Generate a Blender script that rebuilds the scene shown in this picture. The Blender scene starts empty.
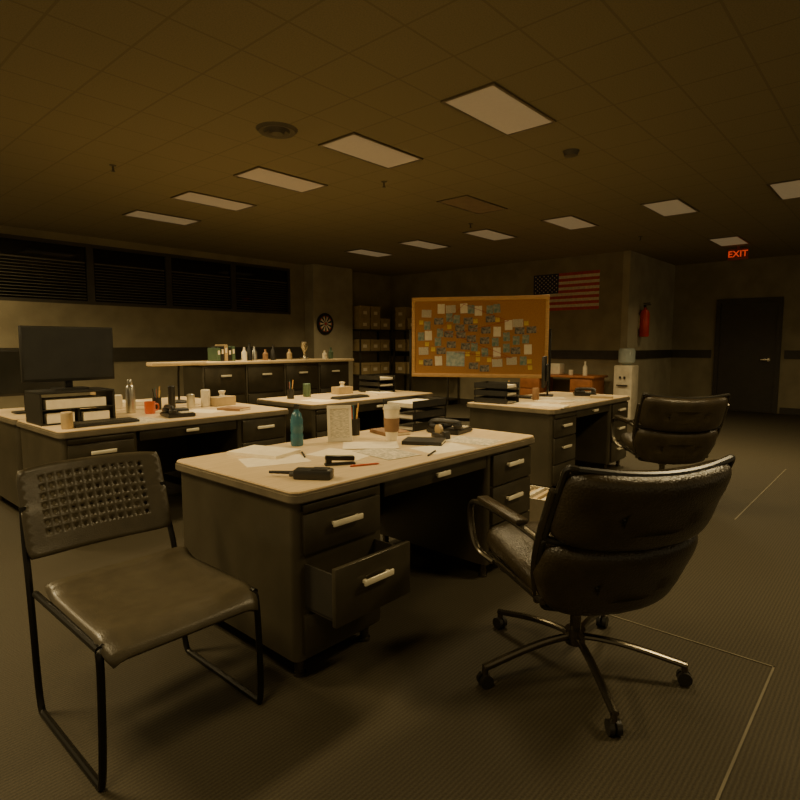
import bpy, bmesh, math, random
from mathutils import Vector, Matrix
random.seed(7)
COL = bpy.context.scene.collection
PI = math.pi

# ------------------------------------------------------------------ materials
def mat(name, c1, c2=None, rough=0.5, metal=0.0, scale=8.0, bump=0.0, bscale=None, emit=None, estr=0.0, spec=None, trans=0.0, stretch=None):
    m = bpy.data.materials.new(name); m.use_nodes = True
    nt = m.node_tree; b = nt.nodes['Principled BSDF']
    c2 = c2 or tuple(min(1, x * 0.8) for x in c1)
    tc = nt.nodes.new('ShaderNodeTexCoord')
    mp = nt.nodes.new('ShaderNodeMapping')
    nt.links.new(tc.outputs['Object'], mp.inputs['Vector'])
    if stretch: mp.inputs['Scale'].default_value = stretch
    n = nt.nodes.new('ShaderNodeTexNoise'); n.inputs['Scale'].default_value = scale; n.inputs['Detail'].default_value = 4
    nt.links.new(mp.outputs[0], n.inputs['Vector'])
    r = nt.nodes.new('ShaderNodeValToRGB')
    r.color_ramp.elements[0].position = 0.35; r.color_ramp.elements[1].position = 0.65
    r.color_ramp.elements[0].color = (*c2, 1); r.color_ramp.elements[1].color = (*c1, 1)
    nt.links.new(n.outputs['Fac'], r.inputs[0]); nt.links.new(r.outputs[0], b.inputs['Base Color'])
    b.inputs['Roughness'].default_value = rough; b.inputs['Metallic'].default_value = metal
    if spec is not None: b.inputs['Specular IOR Level'].default_value = spec
    if trans: b.inputs['Transmission Weight'].default_value = trans
    if bump:
        n2 = nt.nodes.new('ShaderNodeTexNoise'); n2.inputs['Scale'].default_value = bscale or scale * 8
        nt.links.new(mp.outputs[0], n2.inputs['Vector'])
        bp = nt.nodes.new('ShaderNodeBump'); bp.inputs['Strength'].default_value = bump; bp.inputs['Distance'].default_value = 0.01
        nt.links.new(n2.outputs['Fac'], bp.inputs['Height']); nt.links.new(bp.outputs[0], b.inputs['Normal'])
    if emit:
        b.inputs['Emission Color'].default_value = (*emit, 1); b.inputs['Emission Strength'].default_value = estr
    return m

M = {}
M['wall'] = mat('wall_paint', (0.31, 0.265, 0.16), (0.24, 0.203, 0.12), 0.85, scale=3, bump=0.25, bscale=60)
M['wall_lit'] = mat('wall_paint_lit', (0.42, 0.37, 0.24), (0.34, 0.295, 0.19), 0.85, scale=3, bump=0.25, bscale=60)  # lighter copy of the wall paint; corridor wall's lit look put into the colour
M['rail'] = mat('rail_dark', (0.05, 0.043, 0.028), rough=0.5)
M['metal_dark'] = mat('desk_enamel', (0.084, 0.070, 0.041), (0.066, 0.055, 0.032), 0.34, 0.35, scale=5, bump=0.03)
M['drawer'] = mat('drawer_enamel', (0.068, 0.057, 0.034), (0.053, 0.044, 0.026), 0.32, 0.4, scale=9, bump=0.03)
M['inner'] = mat('drawer_inside', (0.025, 0.021, 0.013), rough=0.6)
M['lam'] = mat('desk_laminate', (0.70, 0.54, 0.31), (0.61, 0.465, 0.26), 0.40, scale=14, stretch=(0.6, 6, 1))
M['lamedge'] = mat('desk_edge', (0.24, 0.20, 0.13), rough=0.35, metal=0.4)
M['chrome'] = mat('chrome', (0.75, 0.70, 0.55), rough=0.25, metal=1.0)
M['handle'] = mat('handle_metal', (0.90, 0.82, 0.60), rough=0.35, metal=0.2)
M['alu'] = mat('aluminium', (0.16, 0.14, 0.10), rough=0.25, metal=0.9)
M['leather'] = mat('leather', (0.046, 0.035, 0.018), (0.031, 0.023, 0.012), 0.28, scale=12, bump=0.3, bscale=140)
M['piping'] = mat('leather_piping', (0.020, 0.017, 0.010), rough=0.35)
M['plastic'] = mat('chair_plastic', (0.072, 0.059, 0.034), (0.059, 0.048, 0.028), 0.34, scale=20, bump=0.12, bscale=220)
M['blackp'] = mat('black_plastic', (0.020, 0.018, 0.013), rough=0.4)
M['tube'] = mat('black_tube', (0.025, 0.023, 0.018), rough=0.3, metal=0.7)
M['screen'] = mat('dark_screen', (0.028, 0.027, 0.021), rough=0.22)
M['paper'] = mat('paper', (0.88, 0.78, 0.56), (0.80, 0.70, 0.50), 0.8, scale=20)
M['paperink'] = mat('paper_printed', (0.76, 0.67, 0.48), (0.38, 0.34, 0.25), 0.8, scale=60, stretch=(1, 1, 6))
M['yellow'] = mat('sticky_yellow', (0.78, 0.55, 0.10), rough=0.8)
M['photo1'] = mat('photo_print', (0.36, 0.30, 0.21), (0.035, 0.04, 0.03), 0.4, scale=30)
M['photo2'] = mat('photo_green', (0.10, 0.20, 0.15), (0.40, 0.37, 0.26), 0.4, scale=25)
M['photo3'] = mat('map_print', (0.55, 0.57, 0.46), (0.26, 0.36, 0.33), 0.6, scale=22)
M['cork'] = mat('cork', (0.52, 0.25, 0.08), (0.42, 0.19, 0.055), 0.9, scale=90, bump=0.3)
M['wood'] = mat('oak_wood', (0.74, 0.43, 0.16), (0.60, 0.33, 0.11), 0.5, scale=10, stretch=(1, 8, 8))
M['redwood'] = mat('red_wood', (0.40, 0.15, 0.05), (0.28, 0.10, 0.032), 0.45, scale=8, stretch=(6, 1, 1))
M['card'] = mat('cardboard', (0.48, 0.36, 0.18), (0.40, 0.30, 0.15), 0.85, scale=12)
M['shelfm'] = mat('shelf_metal', (0.09, 0.08, 0.058), rough=0.5, metal=0.4)
M['white'] = mat('white_plastic', (0.78, 0.70, 0.52), rough=0.4)
M['steel'] = mat('steel', (0.62, 0.60, 0.52), rough=0.3, metal=0.9)
M['red'] = mat('red_paint', (0.60, 0.04, 0.02), rough=0.35)
M['mugred'] = mat('mug_glaze', (0.60, 0.12, 0.04), rough=0.3)
M['blue'] = mat('blue_bottle', (0.05, 0.16, 0.20), rough=0.2)
M['jug'] = mat('jug_blue', (0.50, 0.56, 0.50), rough=0.15)
M['brown'] = mat('cup_sleeve', (0.30, 0.17, 0.08), rough=0.8)
M['glass'] = mat('dark_glass', (0.012, 0.013, 0.012), rough=0.05, spec=0.45)
M['frame'] = mat('window_frame', (0.055, 0.048, 0.034), rough=0.5)
M['blind'] = mat('blind_slat', (0.13, 0.115, 0.08), rough=0.5)
M['door'] = mat('door_paint', (0.05, 0.043, 0.029), (0.042, 0.036, 0.024), 0.5)
M['fred'] = mat('flag_red', (0.62, 0.08, 0.035), rough=0.8, scale=20)
M['fwhite'] = mat('flag_white', (0.82, 0.71, 0.5), rough=0.8, scale=20)
M['fblue'] = mat('flag_blue', (0.045, 0.045, 0.09), rough=0.8, scale=20)
M['diff'] = mat('light_diffuser', (0.5, 0.41, 0.25), (0.48, 0.39, 0.24), 0.6, scale=40, emit=(1.0, 0.72, 0.36), estr=0.10)
M['diffdim'] = mat('light_diffuser_dim', (0.30, 0.21, 0.11), rough=0.6, emit=(1.0, 0.6, 0.25), estr=0.012)  # faint glow put into the dim panel's material
M['exitred'] = mat('exit_letters', (0.6, 0.03, 0.01), rough=0.5, emit=(1.0, 0.08, 0.02), estr=0.6)
M['exitbox'] = mat('exit_housing', (0.10, 0.03, 0.02), rough=0.5, emit=(1, 0.08, 0.02), estr=0.02)
M['seam'] = mat('floor_seam', (0.15, 0.128, 0.078), rough=0.6)
M['green'] = mat('binder_green', (0.08, 0.14, 0.08), rough=0.6)
M['tan'] = mat('binder_tan', (0.5, 0.37, 0.19), rough=0.6)
M['string'] = mat('red_string', (0.5, 0.04, 0.02), rough=0.8)

def grid_mat(name, base, line, T, w, rough=0.9):
    m = bpy.data.materials.new(name); m.use_nodes = True; nt = m.node_tree; b = nt.nodes['Principled BSDF']
    tc = nt.nodes.new('ShaderNodeTexCoord'); s = nt.nodes.new('ShaderNodeSeparateXYZ'); nt.links.new(tc.outputs['Object'], s.inputs[0])
    outs = []
    for ax in 'XY':
        d = nt.nodes.new('ShaderNodeMath'); d.operation = 'DIVIDE'; d.inputs[1].default_value = T; nt.links.new(s.outputs[ax], d.inputs[0])
        f = nt.nodes.new('ShaderNodeMath'); f.operation = 'FRACT'; nt.links.new(d.outputs[0], f.inputs[0])
        p = nt.nodes.new('ShaderNodeMath'); p.operation = 'PINGPONG'; p.inputs[1].default_value = 0.5; nt.links.new(f.outputs[0], p.inputs[0])
        l = nt.nodes.new('ShaderNodeMath'); l.operation = 'LESS_THAN'; l.inputs[1].default_value = w; nt.links.new(p.outputs[0], l.inputs[0])
        outs.append(l)
    mx = nt.nodes.new('ShaderNodeMath'); mx.operation = 'MAXIMUM'
    nt.links.new(outs[0].outputs[0], mx.inputs[0]); nt.links.new(outs[1].outputs[0], mx.inputs[1])
    n = nt.nodes.new('ShaderNodeTexNoise'); n.inputs['Scale'].default_value = 120; nt.links.new(tc.outputs['Object'], n.inputs['Vector'])
    r = nt.nodes.new('ShaderNodeValToRGB'); r.color_ramp.elements[0].position = .3; r.color_ramp.elements[1].position = .6
    r.color_ramp.elements[0].color = (*[x * .8 for x in base], 1); r.color_ramp.elements[1].color = (*base, 1); nt.links.new(n.outputs['Fac'], r.inputs[0])
    mc = nt.nodes.new('ShaderNodeMix'); mc.data_type = 'RGBA'; nt.links.new(mx.outputs[0], mc.inputs[0]); nt.links.new(r.outputs[0], mc.inputs[6]); mc.inputs[7].default_value = (*line, 1)
    nt.links.new(mc.outputs[2], b.inputs['Base Color']); b.inputs['Roughness'].default_value = rough
    return m
M['ceil'] = grid_mat('ceiling_tiles', (0.31, 0.265, 0.17), (0.23, 0.195, 0.122), 0.425, 0.018)

def carpet():
    m = bpy.data.materials.new('carpet'); m.use_nodes = True; nt = m.node_tree; b = nt.nodes['Principled BSDF']
    tc = nt.nodes.new('ShaderNodeTexCoord')
    w = nt.nodes.new('ShaderNodeTexWave'); w.wave_type = 'BANDS'; w.bands_direction = 'Y'; w.inputs['Scale'].default_value = 22; w.inputs['Distortion'].default_value = .8; w.inputs['Detail'].default_value = 2
    nt.links.new(tc.outputs['Object'], w.inputs['Vector'])
    n = nt.nodes.new('ShaderNodeTexNoise'); n.inputs['Scale'].default_value = 160; nt.links.new(tc.outputs['Object'], n.inputs['Vector'])
    mm = nt.nodes.new('ShaderNodeMath'); mm.operation = 'MULTIPLY_ADD'; nt.links.new(w.outputs['Fac'], mm.inputs[0]); mm.inputs[1].default_value = .4; nt.links.new(n.outputs['Fac'], mm.inputs[2])
    r = nt.nodes.new('ShaderNodeValToRGB'); r.color_ramp.elements[0].color = (0.026, 0.021, 0.011, 1); r.color_ramp.elements[1].color = (0.060, 0.049, 0.027, 1)
    r.color_ramp.elements[0].position = .3; r.color_ramp.elements[1].position = 1.0
    nt.links.new(mm.outputs[0], r.inputs[0]); nt.links.new(r.outputs[0], b.inputs['Base Color']); b.inputs['Roughness'].default_value = .7; b.inputs['Specular IOR Level'].default_value = .3
    bp = nt.nodes.new('ShaderNodeBump'); bp.inputs['Strength'].default_value = .3; bp.inputs['Distance'].default_value = .005
    nt.links.new(mm.outputs[0], bp.inputs['Height']); nt.links.new(bp.outputs[0], b.inputs['Normal'])
    return m
M['carpet'] = carpet()

# ------------------------------------------------------------------ mesh builder
class MB:
    def __init__(s): s.bm = bmesh.new()
    def _fin(s, tmp, mi, mtx=None):
        if mtx is not None: bmesh.ops.transform(tmp, matrix=mtx, verts=tmp.verts)
        for f in tmp.faces: f.material_index = mi
        me = bpy.data.meshes.new('t'); tmp.to_mesh(me); tmp.free(); s.bm.from_mesh(me); bpy.data.meshes.remove(me); return s
    def box(s, x0, y0, z0, x1, y1, z1, bev=0, mi=0, seg=2, mtx=None):
        t = bmesh.new(); bmesh.ops.create_cube(t, size=1)
        bmesh.ops.transform(t, matrix=Matrix.Translation(((x0 + x1) / 2, (y0 + y1) / 2, (z0 + z1) / 2)) @ Matrix.Diagonal((abs(x1 - x0), abs(y1 - y0), abs(z1 - z0), 1)), verts=t.verts)
        if bev: bmesh.ops.bevel(t, geom=t.edges[:], offset=bev, segments=seg, affect='EDGES', profile=.5)
        return s._fin(t, mi, mtx)
    def cyl(s, p0, p1, r0, r1=None, seg=16, mi=0):
        r1 = r0 if r1 is None else r1
        p0 = Vector(p0); p1 = Vector(p1); d = p1 - p0
        t = bmesh.new(); bmesh.ops.create_cone(t, cap_ends=True, segments=seg, radius1=r0, radius2=r1, depth=d.length)
        q = d.to_track_quat('Z', 'Y').to_matrix().to_4x4()
        return s._fin(t, mi, Matrix.Translation((p0 + p1) / 2) @ q)
    def lathe(s, prof, c=(0, 0, 0), seg=24, mi=0, mtx=None):
        t = bmesh.new(); rings = []
        for r, z in prof:
            rings.append([t.verts.new((max(r, 1e-4) * math.cos(2 * PI * i / seg), max(r, 1e-4) * math.sin(2 * PI * i / seg), z)) for i in range(seg)])
        for a, b in zip(rings, rings[1:]):
            for i in range(seg): t.faces.new((a[i], a[(i + 1) % seg], b[(i + 1) % seg], b[i]))
        t.faces.new(rings[0][::-1]); t.faces.new(rings[-1])
        m = Matrix.Translation(c); m = m @ mtx if mtx is not None else m
        return s._fin(t, mi, m)
    def tube(s, pts, r, seg=10, mi=0, flat=1.0, smooth=3):
        P = [Vector(p) for p in pts]
        for _ in range(smooth):
            Q = [P[0]]
            for a, b in zip(P, P[1:]): Q += [a * .75 + b * .25, a * .25 + b * .75]
            Q.append(P[-1]); P = Q
        t = bmesh.new(); rings = []
        up = None
        for i, p in enumerate(P):
            d = (P[min(i + 1, len(P) - 1)] - P[max(i - 1, 0)]).normalized()
            if up is None:
                up = Vector((1, 0, 0)) if abs(d.x) < .9 else Vector((0, 0, 1))
            a = (up - d * up.dot(d)).normalized(); up = a; b = d.cross(a)
            rings.append([t.verts.new(p + a * r * math.cos(2 * PI * k / seg) + b * r * flat * math.sin(2 * PI * k / seg)) for k in range(seg)])
        for A, B in zip(rings, rings[1:]):
            for i in range(seg): t.faces.new((A[i], A[(i + 1) % seg], B[(i + 1) % seg], B[i]))
        t.faces.new(rings[0][::-1]); t.faces.new(rings[-1])
        bmesh.ops.recalc_face_normals(t, faces=t.faces)
        return s._fin(t, mi)
    def prism(s, outline, z0, z1, bev=0, mi=0, mtx=None):
        t = bmesh.new()
        a = [t.verts.new((x, y, z0)) for x, y in outline]; b = [t.verts.new((x, y, z1)) for x, y in outline]
        n = len(a)
        t.faces.new(a[::-1]); t.faces.new(b)
        for i in range(n): t.faces.new((a[i], a[(i + 1) % n], b[(i + 1) % n], b[i]))
        bmesh.ops.recalc_face_normals(t, faces=t.faces)
        if bev:
            es = [e for e in t.edges if abs(e.verts[0].co.z - e.verts[1].co.z) < 1e-6]
            bmesh.ops.bevel(t, geom=es, offset=bev, segments=2, affect='EDGES')
        return s._fin(t, mi, mtx)
    def pillow(s, a, b, c, ctr=(0, 0, 0), e=.35, fn=None, mi=0, nu=48, nv=30, mtx=None):
        t = bmesh.new(); sp = lambda v, p: math.copysign(abs(v) ** p, v)
        rings = []
        for j in range(1, nv):
            v = -PI / 2 + PI * j / nv; ring = []
            for i in range(nu):
                u = 2 * PI * i / nu
                ring.append(t.verts.new((a * sp(math.cos(v), e) * sp(math.cos(u), e), c * sp(math.sin(v), .8), b * sp(math.cos(v), e) * sp(math.sin(u), e))))
            rings.append(ring)
        for A, B in zip(rings, rings[1:]):
            for i in range(nu): t.faces.new((A[i], A[(i + 1) % nu], B[(i + 1) % nu], B[i]))
        t.faces.new(rings[0][::-1]); t.faces.new(rings[-1])
        for v in t.verts:
            if fn: v.co = fn(v.co.copy())
            v.co += Vector(ctr)
        bmesh.ops.recalc_face_normals(t, faces=t.faces)
        return s._fin(t, mi, mtx)
    def obj(s, name, mats, parent=None, loc=(0, 0, 0), rot=(0, 0, 0), smooth=35, **kw):
        me = bpy.data.meshes.new(name); s.bm.to_mesh(me); s.bm.free()
        for m in (mats if isinstance(mats, (list, tuple)) else [mats]): me.materials.append(M[m])
        if smooth:
            me.shade_smooth(); me.set_sharp_from_angle(angle=math.radians(smooth))
        o = bpy.data.objects.new(name, me); COL.objects.link(o)
        o.location = loc; o.rotation_euler = rot
        if parent: o.parent = parent
        for k, v in kw.items(): o[k] = v
        return o

def root(name, loc, rz=0, **kw):
    o = bpy.data.objects.new(name, None); o.empty_display_size = .1; COL.objects.link(o)
    o.location = loc; o.rotation_euler = (0, 0, rz)
    for k, v in kw.items(): o[k] = v
    return o
def dup(o, loc=None, rz=None, parent=None, **kw):
    c = o.copy(); COL.objects.link(c)
    if loc is not None: c.location = loc
    if rz is not None: c.rotation_euler = (0, 0, rz)
    for k, v in kw.items(): c[k] = v
    if parent: c.parent = parent
    for ch in list(o.children): dup(ch, parent=c)
    return c
def rrect(x0, y0, x1, y1, r, n=6):
    o = []
    for cx, cy, a in ((x1 - r, y1 - r, 0), (x0 + r, y1 - r, 90), (x0 + r, y0 + r, 180), (x1 - r, y0 + r, 270)):
        for i in range(n + 1):
            t = math.radians(a + 90 * i / n); o.append((cx + r * math.cos(t), cy + r * math.sin(t)))
    return o

# ------------------------------------------------------------------ room
HC = 2.95; XF = 12.85; YL = 9.5; XB = 10.3; YB = 3.9
S = dict(kind='structure')
MB().box(-3, -5, -.1, XF + .1, YL + .1, 0).obj('floor', 'carpet', smooth=0, **S)
o = MB().box(-3.23, -5.37, 0, XF, YL, .1).obj('ceiling', 'ceil', loc=(.23, .3675, HC), smooth=0, **S)
WX0, WX1, WZ0, WZ1 = -2.0, 7.3, 1.92, 2.84
MB().box(-3, YL, 0, XB, YL + .12, WZ0).box(-3, YL, WZ1, XB, YL + .12, HC).box(-3, YL, WZ0, WX0, YL + .12, WZ1).box(WX1, YL, WZ0, XB, YL + .12, WZ1).obj('wall_north', 'wall', smooth=0, **S)
MB().box(XB, YB, 0, XB + .12, YL + .12, HC).obj('wall_flag', 'wall', smooth=0, **S)
MB().box(XB + .0, YB - .12, 0, XF, YB, HC).obj('wall_corridor', 'wall_lit', smooth=0, **S)
MB().box(XF, -5, 0, XF + .1, YB, HC).obj('wall_east', 'wall', smooth=0, **S)
MB().box(7.65, YL - .3, 0, 8.75, YL, HC, .01).obj('wall_pilaster', 'wall_lit', smooth=0, **S)
def strip(name, x0, y0, x1, y1, z0, z1, m='rail'):
    return MB().box(x0, y0, z0, x1, y1, z1).obj(name, m, smooth=0, **S)
strip('trim_1', -3, YL - .02, 7.65, YL, 1.04, 1.26)
strip('trim_2', XB - .02, YB - .12, XB, YL, 1.04, 1.2)
strip('trim_3', XF - .02, -5, XF, 1.78, 1.04, 1.2)
strip('trim_4', XF - .02, 3.02, XF, YB - .12, 1.04, 1.2)
strip('trim_5', XB, YB - .14, XF - .02, YB - .12, 1.04, 1.2)
strip('baseboard_north', -3, YL - .015, 7.65, YL, 0, .12)
strip('baseboard_flag', XB - .015, YB, XB, YL, 0, .12)
strip('baseboard_corridor', XB, YB - .135, XF - .02, YB - .12, 0, .12)
strip('baseboard_east', XF - .015, -5, XF, 1.8, 0, .12)
strip('trim_6', 2.645, .33, 2.653, 1.5, 0, .003, 'seam')
strip('trim_7', -.5, .33, 2.653, .338, 0, .003, 'seam')
strip('trim_8', 4.77, .90, 7.1, .909, 0, .003, 'seam')
wx = [WX0, .9, 2.2, 3.5, 4.75, 6.0, WX1]
for i, (a, b) in enumerate(zip(wx, wx[1:])):
    fr = MB(); t = .05
    fr.box(a, YL + .01, WZ0, a + t, YL + .09, WZ1).box(b - t, YL + .01, WZ0, b, YL + .09, WZ1).box(a + t, YL + .01, WZ0, b - t, YL + .09, WZ0 + t).box(a + t, YL + .01, WZ1 - t, b - t, YL + .09, WZ1)
    w = fr.obj('window_%d' % (i + 1), 'frame', smooth=0, **S)
    MB().box(a + t, YL + .05, WZ0 + t, b - t, YL + .06, WZ1 - t).obj('glass', 'glass', parent=w, smooth=0)
    bl = MB()
    z = WZ0 + .08
    while z < WZ0 + .62:
        bl.box(a + t + .02, YL + .022, z, b - t - .02, YL + .04, z + .009); z += .045
    bl.box(a + t + .02, YL + .02, WZ0 + .62, b - t - .02, YL + .045, WZ0 + .64)
    if i > 0: bl.obj('blind', 'blind', parent=w, smooth=0)
    else: bl.bm.free()
d = MB().box(XF - .03, 1.92, .01, XF - .001, 2.88, 2.12, .004).obj('door_1', 'door', smooth=0, **S)
MB().cyl((XF - .03, 2.02, 1.02), (XF - .07, 2.02, 1.02), .03).box(XF - .09, 2.0, 1.005, XF - .07, 2.15, 1.035, .005).obj('handle', 'chrome', parent=d)
MB().box(XF - .05, 1.84, 0, XF, 1.92, 2.2).box(XF - .05, 2.88, 0, XF, 2.96, 2.2).box(XF - .05, 1.92, 2.12, XF, 2.88, 2.2).obj('trim_9', 'rail', smooth=0, **S)

# ------------------------------------------------------------------ ceiling lights (lamps in view spread narrowly; further unseen ones added)
def ceil_light(x, y, dim=False):
    r = root('ceiling_light', (x, y, HC), label='rectangular recessed fluorescent panel in the tiled ceiling' if not dim else 'dim brownish recessed panel in the tiled ceiling', category='ceiling light', group='recessed ceiling light panels')
    a, b = .425, .2125
    fr = MB()
    for q in ((-a, -b, a, -b + .02), (-a, b - .02, a, b), (-a, -b + .02, -a + .02, b - .02), (a - .02, -b + .02, a, b - .02)):
        fr.box(q[0], q[1], -.012, q[2], q[3], 0)
    fr.obj('frame', 'lamedge', parent=r, smooth=0)
    MB().box(-a + .02, -b + .02, -.008, a - .02, b - .02, -.002).obj('diffuser', 'diffdim' if dim else 'diff', parent=r, smooth=0)
    return r
def area(x, y, z, sx, sy, e, c, spread=120):
    L = bpy.data.lights.new('panel_lamp', 'AREA'); L.shape = 'RECTANGLE'; L.size = sx; L.size_y = sy; L.energy = e; L.color = c; L.spread = math.radians(spread)
    o = bpy.data.objects.new('panel_lamp', L); COL.objects.link(o); o.location = (x, y, z); return o
WARM = (1.0, .76, .38)
for k in range(0, 5):
    ceil_light(3.63, 2.28 + 1.275 * k); area(3.63, 2.28 + 1.275 * k, HC - .03, .8, .4, 24 if k < 3 else 18, WARM)
for k in range(-1, 5):
    ceil_light(7.455, 2.28 + 1.275 * k); area(7.455, 2.28 + 1.275 * k, HC - .03, .8, .4, 26, WARM)
ceil_light(10.43, 2.28); area(10.43, 2.28, HC - .03, .8, .4, 6, WARM)
ceil_light(5.755, 3.98 + .0, True)
for p, e in (((-.2, 3.555), 85), ((-.2, 1.0), 30), ((-.2, 6.1), 65), ((3.63, -.27), 62), ((7.455, -1.545), 50), ((1.08, 8.655), 45)):  # unseen extra panels, added to brighten the walls, desk and chair back
    ceil_light(p[0], p[1]); area(p[0], p[1], HC - .03, .8, .4, e, WARM, 170)

def disc(name, x, y, prof, m, label, cat):
    MB().lathe(prof).obj(name, m, loc=(x, y, HC), label=label, category=cat)
disc('air_vent', 2.78, 3.75, [(.02, -.03), (.05, -.035), (.06, -.012), (.09, -.03), (.1, -.01), (.14, -.022), (.16, 0)], 'blind', 'round dark ceiling air diffuser', 'vent')
disc('smoke_detector', 4.75, 2.28, [(.03, -.045), (.055, -.04), (.06, -.015), (.07, 0)], 'blind', 'small round smoke detector on the ceiling', 'smoke detector')
for x, y in ((4.35, 4.1), (6.6, 4.6), (2.3, 5.6), (9.1, 3.2), (8.9, 1.0)):
    MB().lathe([(.012, -.06), (.02, -.055), (.008, -.045), (.008, -.01), (.03, -.006), (.03, 0)], seg=12).obj('sprinkler', 'blind', loc=(x, y, HC), label='small metal sprinkler head in the ceiling', category='sprinkler', group='ceiling sprinklers')

ex = root('exit_sign', (11.1, 2.28, 2.82), label='red illuminated exit sign hanging from the ceiling', category='exit sign')
MB().box(-.025, -.15, -.09, .025, .15, .09, .006).box(-.01, -.02, .09, .01, .02, .13).obj('housing', 'exitbox', parent=ex, smooth=0)
tc = bpy.data.curves.new('exit_text', 'FONT'); tc.body = 'EXIT'; tc.size = .145; tc.extrude = .003; tc.align_x = 'CENTER'; tc.align_y = 'CENTER'; tc.offset = .001
to = bpy.data.objects.new('lettering', tc); COL.objects.link(to)
dg = bpy.context.evaluated_depsgraph_get(); tme = bpy.data.meshes.new_from_object(to.evaluated_get(dg)); bpy.data.objects.remove(to)
tme.materials.clear(); tme.materials.append(M['exitred'])
tx = bpy.data.objects.new('lettering', tme); COL.objects.link(tx); tx.parent = ex
tx.location = (-.029, 0, 0); tx.rotation_euler = (PI / 2, 0, -PI / 2)

# ------------------------------------------------------------------ tanker desk
def handle(p, x, y, z, w=.13):
    MB().box(x - w / 2, y - .026, z - .012, x + w / 2, y - .016, z + .012, .004).box(x - w / 2 + .01, y - .02, z - .006, x - w / 2 + .025, y, z + .006).box(x + w / 2 - .025, y - .02, z - .006, x + w / 2 - .01, y, z + .006).obj('handle', 'handle', parent=p, label='bright metal bar handle')
def desk(loc, rz=0, L=1.78, D=.91, opened=False, label='', group='steel office desks', pw=.48):
    r = root('office_desk', loc, rz, label=label, category='desk', group=group)
    zt = .76
    t = MB().prism(rrect(0, 0, L, D, .05), zt - .045, zt - .008, .006, mi=0).prism(rrect(.006, .006, L - .006, D - .006, .045), zt - .008, zt, .003, mi=1)
    t.obj('desktop', ['lamedge', 'lam'], parent=r, label='beige laminate top with metal edge')
    for px in (.02, L - .02 - pw):
        b = MB()
        b.prism(rrect(px, .03, px + pw, D - .03, .03), .09, zt - .045)
        b.obj('pedestal', 'metal_dark', parent=r)
        for lx in (px + .06, px + pw - .06):
            for ly in (.09, D - .09):
                MB().cyl((lx, ly, 0), (lx, ly, .012), .026).cyl((lx, ly, .01), (lx, ly, .1), .019, .022).obj('leg', 'alu', parent=r)
        hs = [(.675, .705, 'slide'), (.51, .665, 'd'), (.28, .50, 'd'), (.11, .27, 'd')] if px < .1 else [(.53, .70, 'd'), (.315, .52, 'd'), (.11, .305, 'd')]
        for i, (a, c, kd) in enumerate(hs):
            off = 0.0
            if opened and px < .1 and i == 2: off = -.17
            dr = MB()
            x0, x1 = px + .035, px + pw - .035
            dr.box(x0, .012 + off, a, x1, .034 + off, c, .004, mi=0)
            if off:
                dr.box(x0 + .012, .034 + off, a + .02, x0 + .02, .03, c - .03, mi=1).box(x1 - .02, .034 + off, a + .02, x1 - .012, .03, c - .03, mi=1).box(x0 + .012, .034 + off, a + .015, x1 - .012, .03, a + .023, mi=1)
            dro = dr.obj('drawer' if kd == 'd' else 'pullout_shelf', ['drawer', 'inner'], parent=r)
            if kd == 'd' and not (px < .1 and i == 3): handle(dro, (x0 + x1) / 2, .012 + off, a + (c - a) * .62, .16)
    x0, x1 = .02 + pw, L - .02 - pw
    cd = MB().box(x0 + .01, .03, .64, x1 - .01, .05, zt - .05, .004).box(x0 + .02, .05, .65, x1 - .02, D - .3, .66).obj('drawer', 'drawer', parent=r, label='shallow centre drawer')
    handle(cd, (x0 + x1) / 2, .03, .68, .1)
    MB().box(x0, D - .06, .2, x1, D - .045, zt - .045).obj('modesty_panel', 'metal_dark', parent=r)
    return r
desk((1.26, 1.64, 0), opened=True, label='steel office desk with beige top, lower drawer pulled open', L=1.82, D=.93)
desk((4.4, 2.2, 0), label='steel office desk with beige top beside the pin board')
desk((1.2, 3.9, 0), label='steel office desk with monitor and paper organizer on it')
desk((2.98, 5.74, 0), PI, label='steel office desk backing onto another desk, desk lamp on top')
desk((3.3, 4.0, 0), label='steel office desk with trays and papers on it')

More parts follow.
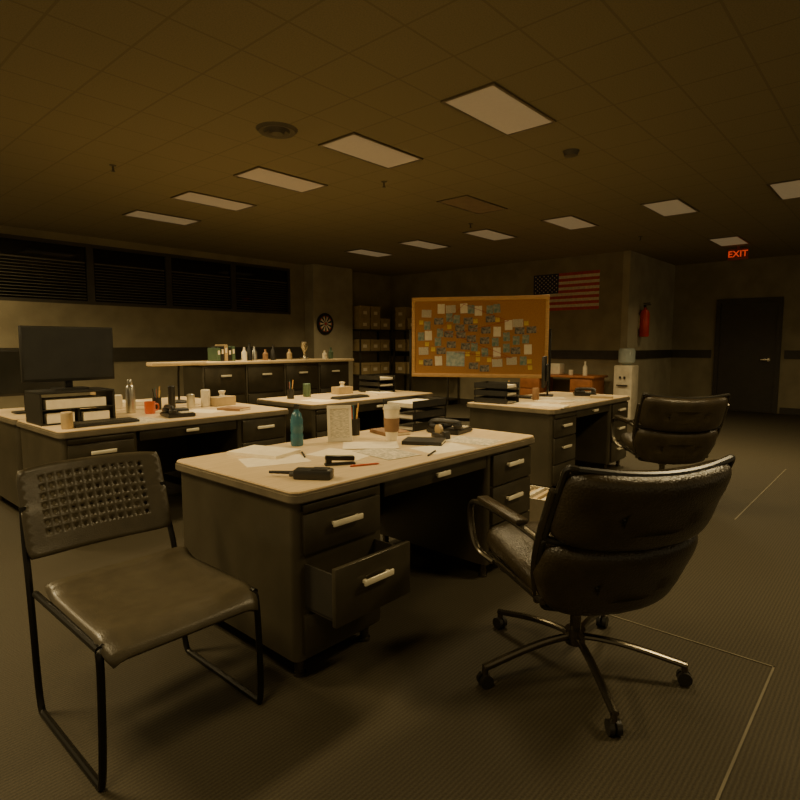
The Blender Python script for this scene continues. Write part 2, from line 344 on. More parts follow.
# ------------------------------------------------------------------ executive chair (+Y forward)
def exec_chair(loc, rz, label, base_rot=0.0):
    r = root('office_chair', loc, rz, label=label, category='chair', group='leather swivel chairs')
    for k in range(5):
        a = base_rot - rz + k * PI * 2 / 5
        c, s_ = math.cos(a), math.sin(a)
        p = lambda q, z: (c * q, s_ * q, z)
        MB().tube([p(.02, .135), p(.1, .135), p(.22, .12), p(.41, .075)], .016, seg=10, smooth=2, flat=.8).cyl(p(.405, .085), p(.405, .045), .012).obj('base_leg', 'alu', parent=r)
        w = MB(); n = Vector((-s_, c, 0)); ctr = Vector(p(.405, .026))
        w.cyl(ctr - n * .022, ctr - n * .004, .026).cyl(ctr + n * .004, ctr + n * .022, .026).cyl(ctr - n * .006, ctr + n * .006, .012)
        w.obj('caster', 'blackp', parent=r)
    MB().cyl((0, 0, .105), (0, 0, .165), .04).cyl((0, 0, .16), (0, 0, .3), .022).cyl((0, 0, .29), (0, 0, .37), .032).box(-.12, -.13, .36, .12, .1, .385, .008).obj('column', 'alu', parent=r)
    def ribs(v):
        v.y *= 1 - .22 * math.exp(-((v.z) / .018) ** 2); return v
    MB().pillow(.285, .28, .06, e=.3, fn=ribs, nv=44, mtx=Matrix.Translation((0, .04, .455)) @ Matrix.Rotation(math.radians(90 + 5), 4, 'X')).obj('seat', 'leather', parent=r)
    for sx in (-.27, .27): MB().tube([(sx, -.2, .40), (sx, .25, .41)], .014, smooth=0).obj('seat_rail', 'alu', parent=r)
    for yy in (-.12, .1): MB().box(-.27, yy, .385, .27, yy + .04, .405).obj('seat_crossbar', 'alu', parent=r)
    T = Matrix.Translation((0, -.215, .355)) @ Matrix.Rotation(math.radians(25), 4, 'X')
    W = .32
    cv = lambda x: .07 * (x / W) ** 2
    def dent(v):   # tufting around the two buttons
        dd = 0
        for bx_ in (-.12, .12): dd += math.exp(-(((v.x - bx_) / .035) ** 2 + (v.z / .03) ** 2))
        v.y *= 1 - .26 * min(1, dd) - .08 * math.exp(-(v.z / .014) ** 2); return v
    def curve(v):
        v = dent(v); v.y += cv(v.x); return v
    def lower(v):
        v = dent(v)
        if v.z < 0: v.x *= 1 - .20 * (-v.z / .155)
        v.y += cv(v.x); return v
    MB().pillow(W, .148, .056, ctr=(0, 0, .45), e=.32, fn=curve, nu=88, nv=60, mtx=T).obj('back_cushion', 'leather', parent=r, label='upper leather back cushion with buttons')
    MB().pillow(W, .155, .056, ctr=(0, 0, .145), e=.32, fn=lower, nu=88, nv=60, mtx=T).obj('back_cushion', 'leather', parent=r, label='lower leather back cushion')
    for zz in (.45, .145):
        for xx in (-.12, .12):
            for sd in (-1, 1):
                cpos = T @ Vector((xx, sd * .040 + cv(xx), zz)); nn = T.to_3x3() @ Vector((0, sd, 0))
                MB().cyl(cpos - nn * .006, cpos + nn * .006, .014, .009, 14).obj('button', 'piping', parent=r)
    for z0, z1, tp in ((.302, .595, 0), (-.008, .298, .20)):
        rr = MB(); lo = 1 - tp
        full = [(-W * .9, 0, z1), (-W, 0, z1), (-W, 0, z1 - .04), (-W * (1 - tp * .3), 0, (z0 + z1) / 2), (-W * lo, 0, z0 + .03), (-W * lo, 0, z0), (-W * lo * .8, 0, z0), (-W * .4, 0, z0), (0, 0, z0), (W * .4, 0, z0), (W * lo * .8, 0, z0), (W * lo, 0, z0), (W * lo, 0, z0 + .03), (W * (1 - tp * .3), 0, (z0 + z1) / 2), (W, 0, z1 - .04), (W, 0, z1), (W * .9, 0, z1), (W * .45, 0, z1), (0, 0, z1), (-W * .45, 0, z1), (-W * .9, 0, z1)]
        rr.tube([T @ Vector((p[0], cv(p[0]), p[2])) for p in full], .012, seg=8, smooth=2)
        rr.obj('piping', 'piping', parent=r)
    for sx in (-1, 1):
        MB().tube([T @ Vector((sx * .26, .075, -.01)), T @ Vector((sx * .33, .08, .2)), T @ Vector((sx * .335, .08, .5))], .014, smooth=2).obj('back_frame', 'alu', parent=r)
        am = MB()
        pb = T @ Vector((sx * .33, .08, .29))
        am.tube([pb, (sx * .335, -.12, .665), (sx * .34, .22, .66), (sx * .34, .30, .62), (sx * .33, .27, .44), (sx * .28, .18, .405)], .015, seg=10, smooth=3, flat=.8)
        ao = am.obj('armrest', 'alu', parent=r)
        MB().box(sx * .335 - .026, -.16, .668, sx * .335 + .026, .18, .69, .009).obj('arm_pad', 'leather', parent=ao)
    return r
exec_chair((2.115, .94, 0), math.radians(58 - 90), 'black leather swivel chair with star-shaped metal base, pulled from desk', base_rot=math.radians(151))
exec_chair((5.05, 1.52, 0), math.radians(38 - 90), 'black leather swivel chair at the desk beside pin board', base_rot=math.radians(40))

# ------------------------------------------------------------------ perforated stacking chair (faces -Y)
pc = root('stacking_chair', (.85, 1.97, 0), math.radians(0), label='dark plastic stacking chair with perforated back and sled legs', category='chair')
def backsurf(u, v):
    x = (u - .5) * .53; z = .53 + v * .325; y = .36 + .10 * v - .045 * (abs(u - .5) * 2) ** 2 + .0
    e = max(0, (v - .86) / .14); e2 = max(0, (.14 - v) / .14)
    x *= 1 - .04 * e ** 2 - .04 * e2 ** 2
    z -= .010 * (abs(u - .5) * 2) ** 4 * (1 if v > .5 else -1)
    return Vector((x, y, z))
b = MB(); bm = b.bm; NU, NV = 16, 10
for i in range(NU):
    for j in range(NV):
        hole = 2 <= i < NU - 2 and 2 <= j < NV - 1
        ring = [(0, 0), (.5, 0), (1, 0), (1, .5), (1, 1), (.5, 1), (0, 1), (0, .5)]
        O = [bm.verts.new(backsurf((i + p[0]) / NU, (j + p[1]) / NV)) for p in ring]
        if hole:
            I = []
            for p in ring:
                a = math.atan2(p[1] - .5, p[0] - .5)
                I.append(bm.verts.new(backsurf((i + .5 + .25 * math.cos(a)) / NU, (j + .5 + .26 * math.sin(a)) / NV)))
            for k in range(8): bm.faces.new((O[k], O[(k + 1) % 8], I[(k + 1) % 8], I[k]))
        else: bm.faces.new(O)
bmesh.ops.remove_doubles(bm, verts=bm.verts, dist=1e-5)
bo = b.obj('backrest', 'plastic', parent=pc, label='perforated plastic backrest')
sm = bo.modifiers.new('s', 'SOLIDIFY'); sm.thickness = .008; sm.offset = 0
b = MB(); bm = b.bm; n1, n2 = 24, 24; g = []
for i in range(n1 + 1):
    row = []
    for j in range(n2 + 1):
        u = i / n1 - .5; v = j / n2
        x = u * .52 * (1 - .02 * v); y = -.33 + v * .52
        z = .455 - .022 * math.cos(u * PI) * math.sin(v * PI) - .06 * max(0, (.2 - v) / .2) ** 2 + .03 * max(0, (v - .85) / .15) ** 2
        cr = max(0, abs(u) * 2 - .8) / .2
        z -= .014 * cr ** 2
        if v < .1: x *= 1 - .08 * ((.1 - v) / .1) ** 2
        row.append(bm.verts.new((x, y, z)))
    g.append(row)
for i in range(n1):
    for j in range(n2): bm.faces.new((g[i][j], g[i + 1][j], g[i + 1][j + 1], g[i][j + 1]))
so = b.obj('seat', 'plastic', parent=pc)
sm = so.modifiers.new('s', 'SOLIDIFY'); sm.thickness = .018; sm.offset = 0
for sx in (-1, 1):
    X = sx * .262
    MB().tube([(X * .8, -.27, .43), (X, -.28, .43), (X, -.30, .4), (X * 1.04, -.30, .012), (X * 1.04, -.26, .012), (X * 1.04, .2, .012), (X * 1.04, .26, .012), (X * 1.03, .30, .42), (X * 1.0, .36, .60), (X * .98, .38, .72)], .0115, seg=10, smooth=3).tube([(X, -.29, .43), (X, .27, .43)], .0115, smooth=0).obj('leg_frame', 'tube', parent=pc)
for yy in (-.2, .15): MB().tube([(-.265, yy, .425), (.265, yy, .425)], .01, smooth=0).obj('crossbar', 'tube', parent=pc)

# ------------------------------------------------------------------ pin board
bl = Vector((5.82, 4.97, 0)); br = Vector((6.61, 3.41, 0)); bc = (bl + br) / 2; BA = math.atan2(br.y - bl.y, br.x - bl.x)
pb = root('pin_board', bc, BA, label='large cork pin board with oak frame on a dark stand', category='pin board')
MB().box(-.86, -.012, .93, .86, .012, 1.89).obj('cork_panel', 'cork', parent=pb, smooth=0)
MB().box(-.88, -.025, 1.87, .88, .025, 1.92, .004).box(-.88, -.025, .88, .88, .025, .93, .004).box(-.88, -.025, .93, -.835, .025, 1.87, .004).box(.835, -.025, .93, .88, .025, 1.87, .004).obj('frame', 'wood', parent=pb)
st = MB()
for sx in (-1, 1):
    st.box(sx * .9 - .015, -.02, .05, sx * .9 + .015, .02, 1.5, .004).box(sx * .9 - .02, -.28, .03, sx * .9 + .02, .28, .06, .005)
    for yy in (-.25, .25): st.cyl((sx * .9 - .012, yy, .025), (sx * .9 + .012, yy, .025), .025)
st.box(-.9, -.015, .3, .9, .015, .34)
st.obj('stand', 'tube', parent=pb)
MBm = Matrix.Translation(bc) @ Matrix.Rotation(BA, 4, 'Z')
protos = []
def note(name, w, h, m, lab, cat, grp):
    b = MB().box(-w / 2, -.001, -h / 2, w / 2, .001, h / 2); b.cyl((0, -.001, h / 2 - .008), (0, -.006, h / 2 - .008), .004, seg=8, mi=1)
    o = b.obj(name, [m, 'mugred'], smooth=0, label=lab, category=cat, group=grp); protos.append((o, w, h)); return o
note('pinned_sheet', .095, .125, 'paper', 'white paper sheet pinned to the cork board', 'paper', 'papers pinned on the cork board')
note('pinned_sheet', .13, .10, 'paperink', 'printed paper sheet pinned to the cork board', 'paper', 'papers pinned on the cork board')
note('pinned_photo', .12, .085, 'photo1', 'dark photograph pinned to the cork board', 'photo', 'photographs pinned on the cork board')
note('pinned_photo', .085, .11, 'photo2', 'greenish photograph pinned to the cork board', 'photo', 'photographs pinned on the cork board')
note('pinned_map', .24, .19, 'photo3', 'pale map sheet pinned to the cork board', 'map', 'maps pinned on the cork board')
note('sticky_note', .055, .055, 'yellow', 'yellow sticky note on the cork board', 'sticky note', 'sticky notes on the cork board')
used = [False] * len(protos)
placed = []
seq = [4, 0, 2, 1, 3, 0, 2, 5, 3, 2, 3, 2, 0, 1, 5, 2, 0, 3, 3, 2] + [0, 2, 3, 1, 2, 3, 5] * 12
for k in seq:
    o, w, h = protos[k]
    for _ in range(70):
        x = random.uniform(-.76, .68); z = random.uniform(1.0, 1.79)
        if x > .25 and z > 1.60: continue
        if all(abs(x - a) > (w + c) / 2 * 1.02 or abs(z - e) > (h + f) / 2 * 1.02 for a, e, c, f in placed): break
    else: continue
    placed.append((x, z, w, h))
    mt = MBm @ Matrix.Translation((x, -.0145 - .0004 * (len(placed) % 4), z)) @ Matrix.Rotation(random.uniform(-.06, .06), 4, 'Y')
    if used[k]: o = dup(o)
    used[k] = True
    o.matrix_world = mt
sg = MB(); pp = [(placed[i][0], placed[i][1] + placed[i][3] / 2 - .01) for i in (0, 3, 8, 5, 12, 9)]
for a, c in zip(pp, pp[1:]): sg.cyl((a[0], -.022, a[1]), (c[0], -.022, c[1]), .002, seg=6)
sg.obj('string', 'string', parent=pb)

# ------------------------------------------------------------------ desk items
ZT = .76
def monitor(loc, rz, w=.6, h=.37, lift=.12, label='black flat monitor on a desk'):
    r = root('monitor', loc, rz, label=label, category='monitor', group='computer monitors')
    MB().box(-w / 2, -.012, lift, w / 2, .02, lift + h, .006).box(-w / 4, .02, lift + .06, w / 4, .045, lift + h - .08, .01).obj('housing', 'blackp', parent=r)
    MB().box(-w / 2 + .012, -.0135, lift + .02, w / 2 - .012, -.012, lift + h - .012).obj('screen', 'screen', parent=r, smooth=0)
    MB().box(-.025, .03, 0.01, .025, .05, lift + .12, .005).prism(rrect(-.11, -.06, .11, .1, .03), 0, .012).obj('stand', 'blackp', parent=r)
    return r
monitor((1.47, 4.46, .985), 0, .60, .385, .06, 'wide black flat monitor standing on a paper organizer')
monitor((1.22 + .2, 5.25, ZT), 0, .55, .36, .14, 'black flat monitor on the rear desk')
og = root('paper_organizer', (1.46, 4.45, ZT), 0, label='dark desk organizer stacked with papers beneath the monitor', category='organizer')
b = MB().box(-.24, -.16, 0, .24, .16, .012).box(-.24, -.16, .21, .24, .16, .224, .003).box(-.24, -.16, .012, -.228, .16, .21).box(.228, -.16, .012, .24, .16, .21).box(-.228, -.16, .1, .228, .16, .108).box(-.006, -.15, .012, .006, .16, .1)
b.obj('case', 'blackp', parent=og)
for q in ((-.2, -.15, .012, -.03, .1, .08), (.03, -.155, .012, .2, .1, .07), (-.2, -.155, .108, .18, .1, .17)):
    MB().box(*q).obj('paper_stack', 'paper', parent=og, smooth=0)
MB().lathe([(.034, 0), (.037, .01), (.037, .19), (.03, .215), (.02, .225), (.022, .23), (.022, .262), (.018, .268)]).obj('thermos', 'steel', loc=(1.95, 4.62, ZT), label='steel thermos bottle on the desk', category='bottle')
def mug(loc, m, lab, rz=0):
    MB().lathe([(.035, 0), (.04, .01), (.041, .095), (.037, .095), (.035, .02), (.0, .015)]).tube([(.038, 0, .075), (.07, 0, .075), (.07, 0, .025), (.038, 0, .025)], .006, smooth=2).obj('mug', m, loc=loc, rot=(0, 0, rz), label=lab, category='mug')
mug((2.03, 4.46, ZT), 'mugred', 'orange-red ceramic mug beside the thermos')
mug((1.79, 4.66, ZT), 'white', 'white ceramic mug beside the paper organizer', 2)
mug((2.75, 2.34 - .05, ZT), 'blackp', 'black ceramic mug beside the document tray', 1) if False else None
def lamp(loc, rz):
    r = root('desk_lamp', loc, rz, label='desk lamp with long horizontal shade on thin stem', category='lamp')
    MB().lathe([(.09, 0), (.09, .015), (.02, .03)]).obj('base', 'blackp', parent=r)
    MB().tube([(0, 0, .02), (0, 0, .25), (0, -.02, .36)], .01, smooth=1).obj('stem', 'tube', parent=r)
    MB().box(-.28, -.07, .35, .26, .05, .385, .012).obj('lamp_shade', 'lam', parent=r)
lamp((2.6, 5.1, ZT), 0)
def keyboard(loc, rz):
    r = root('keyboard', loc, rz, label='black computer keyboard lying on the desk', category='keyboard', group='computer keyboards')
    MB().box(-.21, -.07, 0, .21, .07, .018, .005).obj('case', 'blackp', parent=r)
    k = MB()
    for i in range(15):
        for j in range(5): k.box(-.2 + i * .0268, -.06 + j * .0245, .018, -.2 + i * .0268 + .022, -.06 + j * .0245 + .02, .025)
    k.obj('keys', 'frame', parent=r, smooth=0, kind='stuff')
keyboard((1.55, 4.1, ZT), .03); keyboard((4.0, 4.25, ZT), 0)
cc = root('coffee_cup', (2.36, 2.17, ZT), label='tall paper coffee cup with lid and brown sleeve', category='cup')
K = 1.08
MB().lathe([(.030 * K, 0), (.030 * K, .004), (.042 * K, .165 * K), (.044 * K, .168 * K)]).obj('cup', 'paper', parent=cc)
MB().lathe([(.0355 * K, .05 * K), (.0375 * K, .05 * K), (.0415 * K, .12 * K), (.0395 * K, .12 * K)]).obj('sleeve', 'brown', parent=cc)
MB().lathe([(.046 * K, .165 * K), (.047 * K, .17 * K), (.043 * K, .18 * K), (.040 * K, .19 * K), (.036 * K, .19 * K), (.034 * K, .183 * K)]).obj('lid', 'white', parent=cc)
pf = root('picture_frame', (2.14, 2.36, ZT), math.radians(-35), label='white standing picture frame on the desk', category='picture frame')
tl = Matrix.Rotation(math.radians(-12), 4, 'X')
FW = .068
MB().box(-FW, -.008, 0, FW, .008, .02, mtx=tl).box(-FW, -.008, .185, FW, .008, .205, mtx=tl).box(-FW, -.008, .02, -FW + .015, .008, .185, mtx=tl).box(FW - .015, -.008, .02, FW, .008, .185, mtx=tl).obj('frame', 'white', parent=pf, smooth=0)
MB().box(-FW + .015, -.004, .02, FW - .015, .004, .185, mtx=tl).obj('picture', 'paperink', parent=pf, smooth=0)
MB().tube([(0, .045, .17), (0, .10, 0)], .006, smooth=0).obj('strut', 'blackp', parent=pf)
wb = root('water_bottle', (1.90, 2.44, ZT), label='blue plastic water bottle with dark cap', category='bottle')
MB().lathe([(.03, 0), (.034, .01), (.034, .06), (.031, .07), (.034, .08), (.034, .14), (.025, .175), (.013, .19), (.013, .2)]).obj('bottle', 'blue', parent=wb)
MB().lathe([(.015, .198), (.016, .2), (.016, .222), (.012, .225)]).obj('cap', 'blackp', parent=wb)
def phone(loc, rz, lab):
    r = root('telephone', loc, rz, label=lab, category='telephone', group='desk telephones')
    MB().prism([(-.1, -.11), (.1, -.11), (.1, .11), (-.1, .11)], 0, .03, .006).box(-.09, .0, .03, .09, .1, .055, .01).obj('body', 'blackp', parent=r)
    k = MB()
    for i in range(3):
        for j in range(4): k.box(.0 + i * .027, -.095 + j * .023, .03, .02 + i * .027, -.08 + j * .023, .036)
    k.obj('keypad', 'white', parent=r, smooth=0, kind='stuff')
    MB().tube([(-.06, -.1, .06), (-.06, -.08, .075), (-.06, .08, .075), (-.06, .1, .06)], .016, smooth=2).lathe([(.026, 0), (.028, .02), (.02, .03)], c=(-.06, -.085, .035), seg=16).lathe([(.026, 0), (.028, .02), (.02, .03)], c=(-.06, .085, .035), seg=16).obj('handset', 'blackp', parent=r)
phone((2.84, 2.12, ZT), math.radians(10), 'black desk telephone at the end of the desk')
phone((5.9, 2.6, ZT), math.radians(30), 'black desk telephone near the pin board')
phone((2.1, 4.15, ZT), math.radians(-10), 'black desk telephone beside papers')
rd = root('handheld_radio', (1.46, 1.79, ZT), math.radians(35), label='black handheld police radio lying on the desk', category='radio')
MB().box(-.034, -.09, 0, .034, .065, .04, .007).box(-.026, -.075, .04, .026, -.01, .043).obj('body', 'blackp', parent=rd)
MB().cyl((.017, .065, .018), (.017, .18, .018), .008, .006, 12).obj('antenna', 'blackp', parent=rd)
MB().cyl((-.015, .065, .018), (-.015, .083, .018), .010, seg=12).obj('knob', 'frame', parent=rd)
sp_ = root('stapler', (1.72, 1.90, ZT), math.radians(60), label='black stapler lying beside loose papers', category='stapler')
MB().box(-.018, -.07, 0, .018, .07, .01, .003).obj('base', 'blackp', parent=sp_)
MB().box(-.014, -.065, .02, .014, .07, .042, .006, mtx=Matrix.Rotation(math.radians(4), 4, 'X')).box(-.012, .04, .008, .012, .065, .03).obj('arm', 'tube', parent=sp_)
# tape dispenser
td = root('tape_dispenser', (2.62, 2.02, ZT), math.radians(-20), label='black tape dispenser with pale tape roll', category='tape dispenser')
MB().box(-.025, -.07, 0, .025, .07, .025, .006).box(-.022, -.068, .02, .022, -.045, .045, .004).obj('base', 'blackp', parent=td)
MB().cyl((-.01, .02, .045), (.01, .02, .045), .032, seg=20).obj('tape_roll', 'tan', parent=td)
def sheet(x, y, rz, z=ZT, w=.21, h=.297, m='paper', n=1, lab='white paper sheet lying on the desk', nm='paper_sheet'):
    return MB().box(-w / 2, -h / 2, 0, w / 2, h / 2, .0012 * n).obj(nm, m, loc=(x, y, z), rot=(0, 0, rz), smooth=0, label=lab, category='paper', group='loose papers on desks')
sheet(1.90, 2.08, .25); sheet(2.06, 1.93, -.15, z=ZT + .0015, m='paperink'); sheet(1.58, 2.2, 1.2); sheet(2.66, 1.83, .1, m='paperink'); sheet(2.36, 1.80, 1.35); sheet(2.16, 2.14, .8, z=ZT + .0028)
sheet(1.65, 2.38, .3, n=14, lab='thick stack of papers on the desk')
sheet(4.75, 2.6, .3); sheet(5.0, 2.5, -.2, n=12, lab='thick stack of papers on the desk'); sheet(5.4, 2.75, .6); sheet(1.82, 4.12, .1, lab='printed paper sheet lying on the desk', m='paperink')
sheet(5.35, 2.4, 1.3, m='paperink'); sheet(4.62, 2.35, .2, n=10, lab='thick stack of papers on the desk')
sheet(2.4, 4.3, .4); sheet(3.6, 4.3, .1); sheet(4.6, 4.4, -.3, n=15, lab='thick stack of papers on the desk'); sheet(2.2, 5.25, .2, n=30, lab='thick stack of papers on the rear desk')
def notebook(x, y, rz, m, z=ZT, lab='closed black notebook on the desk'):
    r = root('notebook', (x, y, z), rz, label=lab, category='notebook', group='closed notebooks')
    MB().box(-.08, -.11, 0, .08, .11, .003).box(-.08, -.11, .017, .08, .11, .02).box(-.082, -.11, 0, -.078, .11, .02).obj('cover', m, parent=r, smooth=0)
    MB().box(-.077, -.106, .003, .077, .106, .017).obj('pages', 'paper', parent=r, smooth=0)
notebook(2.42, 1.98, .5, 'blackp'); notebook(2.55, 2.36, -.3, 'brown', lab='closed brown notebook on the desk'); notebook(5.2, 2.95, .2, 'blackp'); notebook(2.62, 4.2, .4, 'brown', lab='closed brown notebook on the desk'); notebook(5.75, 2.35, .4, 'tan', lab='closed tan notebook on the desk')
def pen(x, y, rz, m='blackp', z=ZT):
    MB().cyl((-.07, 0, .005), (.06, 0, .005), .0045, seg=10).cyl((.06, 0, .005), (.072, 0, .005), .0045, .001, seg=10).obj('pen', m, loc=(x, y, z), rot=(0, 0, rz), label='thin pen lying on the desk', category='pen', group='pens on the desk')
pen(2.2, 1.75, .4); pen(1.78, 1.80, -.4, 'mugred'); pen(1.75, 2.2, 1.0)
def pencup(x, y, z=ZT):
    r = root('pen_holder', (x, y, z), label='dark pen holder with pens and pencils', category='pen holder')
    MB().lathe([(.035, 0), (.036, .1), (.032, .1), (.031, .01)]).obj('cup', 'blackp', parent=r)
    for i in range(5):
        a = i * 1.3; MB().cyl((.01 * math.cos(a), .01 * math.sin(a), .012), (.03 * math.cos(a), .03 * math.sin(a), .16 + .008 * i), .004, seg=8).obj('pencil', ['yellow', 'mugred', 'blackp', 'blue', 'wood'][i], parent=r)
pencup(2.36, 2.48); pencup(2.2, 4.7); pencup(4.95, 3.0); pencup(3.55, 4.65)
def trays(loc, rz, lab):
    r = root('document_tray', loc, rz, label=lab, category='document tray', group='stacked document trays')
    for i in range(3):
        z = i * .07
        MB().box(-.13, -.17, z, .13, .17, z + .006).box(-.13, -.17, z, -.124, .17, z + .05).box(.124, -.17, z, .13, .17, z + .05).box(-.13, .164, z, .13, .17, z + .05).obj('tray', 'blackp', parent=r, smooth=0)
        MB().box(-.11, -.15, z + .006, .11, .15, z + .012 + .01 * i).obj('paper_stack', 'paper', parent=r, smooth=0)
    for q in ((-.127, -.15), (.127, -.15), (-.127, .16), (.127, .16)):
        MB().cyl((q[0], q[1], 0), (q[0], q[1], .15), .004).obj('post', 'tube', parent=r)
trays((4.75, 4.6, ZT), 0, 'black three-tier document tray filled with papers')
trays((4.62, 2.9, ZT), .1, 'black three-tier document tray beside papers')
trays((2.86, 2.42, ZT), -PI / 2, 'black three-tier document tray behind the telephone')
monitor((5.55, 2.9, ZT), math.radians(205), .0 + .5, .32, .1, 'black flat monitor seen from behind on desk')
def can(x, y, z, h, rr, m, lab):
    MB().lathe([(rr * .9, 0), (rr, .006), (rr, h - .006), (rr * .85, h), (rr * .8, h - .004)], seg=18).obj('can', m, loc=(x, y, z), label=lab, category='can', group='cans and jars on desks')
can(2.45, 4.6, ZT, .12, .033, 'steel', 'steel drink can on the desk'); can(2.6, 4.62, ZT, .15, .04, 'white', 'white jar on the desk'); can(1.3, 4.05, ZT, .11, .035, 'tan', 'tan jar on the desk'); can(3.8, 4.7, ZT, .14, .04, 'green', 'green jar on the desk')
can(5.1, 2.75, ZT, .12, .033, 'brown', 'brown paper cup on the desk'); can(2.35, 4.74, ZT, .19, .03, 'blackp', 'tall black jar on the desk'); can(1.85, 5.05, ZT, .16, .04, 'tan', 'tan jar on the rear desk'); can(2.0, 5.0, ZT, .12, .04, 'white', 'white jar on the rear desk')
def tissue(x, y, z, rz):
    r = root('tissue_box', (x, y, z), rz, label='pale tissue box with tissue sticking out', category='tissue box', group='tissue boxes on desks')
    MB().box(-.11, -.06, 0, .11, .06, .08, .004).obj('carton', 'tan', parent=r, smooth=0)
    MB().lathe([(.03, .08), (.02, .1), (.035, .13), (.01, .135)], seg=7).obj('tissue', 'white', parent=r, smooth=0)
tissue(2.75, 4.6, ZT, .2); tissue(4.3, 4.7, ZT, 0)
bx = root('file_box', (3.6, 1.98, 0), .1, label='open white file box filled with folders on floor', category='box')
MB().box(-.17, -.2, 0, .17, .2, .008).box(-.17, -.2, .008, .17, -.192, .26).box(-.17, .192, .008, .17, .2, .26).box(-.17, -.192, .008, -.162, .192, .26).box(.162, -.192, .008, .17, .192, .26).obj('carton', 'paper', parent=bx, smooth=0)
for i in range(6): MB().box(-.15, -.16 + i * .05, .01, .15, -.13 + i * .05, .24 + .01 * (i % 3)).obj('folder', 'tan' if i % 2 else 'paperink', parent=bx, smooth=0)

# ------------------------------------------------------------------ low file cabinets
for i in range(4):
    r = root('file_cabinet', (3.35 + i * .57, 6.0, 0), label='low dark three-drawer file cabinet beneath the counter top', category='cabinet', group='low file cabinets in a row')
    MB().box(0, 0, 0, .56, .45, 1.07, .005).obj('body', 'metal_dark', parent=r)
    for j in range(3):
        dd = MB().box(.02, -.018, .04 + j * .34, .54, -.001, .36 + j * .34, .004).obj('drawer', 'drawer', parent=r)
        handle(dd, .28, -.018, .26 + j * .34, .14)
MB().box(3.3, 5.95, 1.07, 5.68, 6.5, 1.105, .006).obj('counter_top', 'lam', label='long beige counter top over low file cabinets', category='counter top')
def bottle(x, y, z, h, rr, m, lab):
    MB().lathe([(rr, 0), (rr, h * .6), (rr * .4, h * .78), (rr * .4, h)], seg=16).obj('bottle', m, loc=(x, y, z), label=lab, category='bottle', group='bottles on the counter')
for i, (x, h, m) in enumerate([(4.0, .17, 'white'), (4.1, .22, 'blackp'), (4.2, .18, 'steel'), (4.31, .14, 'brown'), (4.46, .2, 'blackp'), (4.75, .14, 'tan'), (5.3, .12, 'white'), (5.45, .16, 'green')]):
    bottle(x, 6.15 + .04 * (i % 3), 1.105, h, .035, m, {'white': 'white bottle', 'blackp': 'black bottle', 'steel': 'steel bottle', 'green': 'green bottle', 'tan': 'tan bottle', 'brown': 'brown bottle'}[m] + ' standing on the counter top')
MB().lathe([(.07, 0), (.07, .02), (.02, .04), (.015, .1), (.05, .16), (.055, .24), (.05, .24), (.04, .17), (.0, .12)], seg=20).obj('trophy', 'chrome', loc=(4.98, 6.2, 1.105), label='small metal trophy cup on the counter top', category='trophy')
for i in range(5):
    hgt = .16 + .02 * (i % 3)
    MB().box(0, 0, 0, .045, .22, hgt, .003).box(.01, -.002, hgt * .5, .035, 0, hgt * .8, mi=1).obj('binder', [['green', 'blackp', 'tan', 'blackp'][i % 4], 'paper'], loc=(3.66 + i * .05, 6.2, 1.105), smooth=0, label='upright ring binder on the counter top', category='binder', group='ring binders on the counter')

# ------------------------------------------------------------------ dartboard
dbm = MB()
N = 20
for i in range(N):
    for (ra, rb, mi0) in ((.03, .15, 0), (.15, .17, 2)):
        a0, a1 = 2 * PI * (i - .5) / N, 2 * PI * (i + .5) / N
        dbm.prism([(ra * math.cos(a0), ra * math.sin(a0)), (rb * math.cos(a0), rb * math.sin(a0)), (rb * math.cos(a1), rb * math.sin(a1)), (ra * math.cos(a1), ra * math.sin(a1))], .03, .035, mi=(mi0 + i % 2))
db = root('dartboard', (7.94, YL - .3, 1.74), label='round dartboard with segmented face on the wall', category='dartboard')
MB().lathe([(.22, 0), (.225, .01), (.225, .025), (.22, .03)], seg=40).obj('rim', 'blackp', parent=db, rot=(PI / 2, 0, 0))
dbm.obj('face', ['fwhite', 'blackp', 'red', 'green'], parent=db, rot=(PI / 2, 0, 0), smooth=0)
MB().lathe([(.03, .03), (.03, .037), (.012, .038)], seg=20).obj('bullseye', 'red', parent=db, rot=(PI / 2, 0, 0))

# ------------------------------------------------------------------ shelves with boxes
def shelf(loc, rz, L, lab):
    r = root('storage_shelf', loc, rz, label=lab, category='shelf', group='metal storage shelves')
    for z in (.1, .62, 1.14, 1.62): MB().box(0, 0, z, L, .42, z + .03).obj('shelf_board', 'shelfm', parent=r, smooth=0)
    for x in (0, L - .03):
        for y in (0, .39): MB().box(x, y, 0, x + .03, y + .03, 1.65).obj('upright', 'shelfm', parent=r, smooth=0)
shelf((8.82, YL - .46, 0), 0, 1.0, 'grey metal shelf loaded with cardboard boxes'); shelf((XB - .46, 9.0, 0), -PI / 2, 1.6, 'grey metal shelf of archive boxes by wall')
cb = root('cardboard_box', (0, 0, 0), label='tan cardboard archive box with lid on shelf', category='box', group='cardboard archive boxes on shelves')
MB().box(-.15, -.18, 0, .15, .18, .24).obj('box', 'card', parent=cb, smooth=0)
MB().box(-.158, -.188, .19, .158, .188, .255, .003).obj('lid', 'card', parent=cb, smooth=0)
MB().box(-.06, -.1815, .07, .06, -.18, .14).obj('sticker', 'paper', parent=cb, smooth=0)
first = True
def place_box(l, rz):
    global first
    if first: cb.location = l; cb.rotation_euler = (0, 0, rz); first = False
    else: dup(cb, l, rz)
for z in (.65, 1.17, 1.65):
    for i in range(3): place_box((9.0 + i * .33, YL - .25, z), random.uniform(-.04, .04))
    for i in range(4): place_box((XB - .25, 8.8 - i * .37, z), -PI / 2 + random.uniform(-.05, .05))
for i in range(2): place_box((9.0 + i * .33, YL - .25, 1.906), .03)
place_box((XB - .25, 8.8, 1.906), -PI / 2)

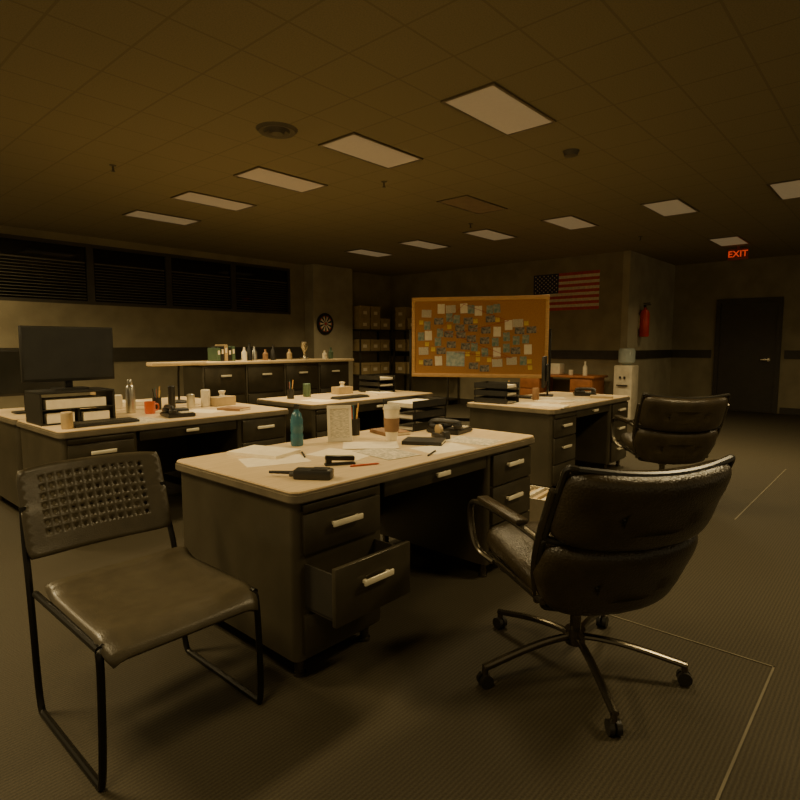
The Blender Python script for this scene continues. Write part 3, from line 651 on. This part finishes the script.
# ------------------------------------------------------------------ flag
fm = MB(); W, Hh = 1.33, .70; sh = Hh / 13
for i in range(13):
    zb = -Hh / 2 + i * sh
    x0 = -W / 2 if i < 6 else -W / 2 + W * .4
    fm.box(x0, -.004, zb, W / 2, 0, zb + sh, mi=0 if i % 2 == 0 else 1)
fm.box(-W / 2, -.004, -Hh / 2 + 6 * sh, -W / 2 + W * .4, 0, Hh / 2, mi=2)
for rI in range(9):
    for cI in range(6 if rI % 2 == 0 else 5):
        cx = -W / 2 + W * .4 * ((cI * 2 + 1 + (rI % 2)) / 12); cz = -Hh / 2 + 6 * sh + 7 * sh * (rI + 1) / 10
        pts = []
        for q in range(10):
            rr = .018 if q % 2 == 0 else .007; a = PI / 2 + q * PI / 5; pts.append((cx + rr * math.cos(a), cz + rr * math.sin(a)))
        fm.prism(pts, .0042, .0052, mi=1, mtx=Matrix.Rotation(PI / 2, 4, 'X'))
fm.obj('flag', ['fred', 'fwhite', 'fblue'], loc=(XB - .001, 4.985, 2.31), rot=(0, 0, -PI / 2), smooth=0, label='american flag with stars and stripes on the wall', category='flag')

# ------------------------------------------------------------------ extinguisher, cooler, side table
fe = root('fire_extinguisher', (10.85, YB - .12 - .1, 1.45), label='red fire extinguisher hung on the wall', category='fire extinguisher')
MB().lathe([(.07, 0), (.082, .02), (.082, .42), (.06, .48), (.025, .5), (.025, .53)]).obj('cylinder', 'red', parent=fe)
MB().box(-.02, -.02, .53, .02, .02, .57, .004).box(-.01, -.1, .57, .01, .03, .585).box(-.01, -.09, .6, .01, .03, .615).obj('valve', 'blackp', parent=fe)
MB().tube([(.02, 0, .55), (.1, 0, .5), (.1, -.02, .2), (.09, -.02, .1)], .012, smooth=2).obj('hose', 'blackp', parent=fe)
MB().box(-.05, .07, .15, .05, .1, .4).obj('bracket', 'chrome', parent=fe)
wc = root('water_cooler', (10.09, 3.7, 0), math.radians(-90), label='white water cooler with bottle by the wall corner', category='water cooler')
MB().box(-.16, -.16, 0, .16, .16, .95, .02).box(-.11, -.165, .6, .11, -.158, .85).obj('body', 'white', parent=wc)
MB().lathe([(.06, .95), (.08, .97), (.14, 1.0), (.14, 1.2), (.12, 1.24), (.02, 1.25)]).obj('bottle', 'jug', parent=wc)
for xx in (-.0375, .0375): MB().box(xx - .0125, -.2, .72, xx + .0125, -.16, .76, .004).obj('tap', 'blackp', parent=wc)
MB().box(-.09, -.21, .6, .09, -.16, .615).obj('drip_tray', 'blackp', parent=wc)
sd = root('side_table', (9.55, 4.05, 0), 0, label='reddish wooden side table against the flag wall', category='table')
MB().box(0, 0, .72, .62, 1.5, .76, .006).obj('table_top', 'redwood', parent=sd)
for yy in (.05, 1.05):
    MB().box(.03, yy, .02, .58, yy + .4, .72, .004).obj('cabinet', 'redwood', parent=sd)
    for j in range(3): MB().box(.018, yy + .02, .06 + j * .22, .029, yy + .38, .26 + j * .22, .003).obj('drawer', 'redwood', parent=sd)
MB().box(-.12, -.1, 0, .12, .1, .2, .02).box(-.08, -.104, .08, .08, -.1, .16).obj('printer', 'white', loc=(9.85, 4.9, ZT), rot=(0, 0, -PI / 2), label='small white office printer on the side table', category='printer')
bottle(9.75, 4.3, ZT, .25, .04, 'white', 'white bottle standing on the side table')
mug((9.72, 4.55, ZT), 'white', 'white ceramic mug on the side table')

# ------------------------------------------------------------------ ambient + camera
w = bpy.data.worlds.new('world'); bpy.context.scene.world = w; w.use_nodes = True
bg = w.node_tree.nodes['Background']; bg.inputs[0].default_value = (1, .77, .41, 1); bg.inputs[1].default_value = .27
cam = bpy.data.cameras.new('camera'); co = bpy.data.objects.new('camera', cam); COL.objects.link(co)
cam.lens = 571 / 800 * 36; cam.sensor_width = 36; cam.clip_start = .05
co.location = (0, 0, 1.3); co.rotation_euler = (PI / 2 - math.atan(55 / 571), 0, math.radians(41.75 - 90))
bpy.context.scene.camera = co
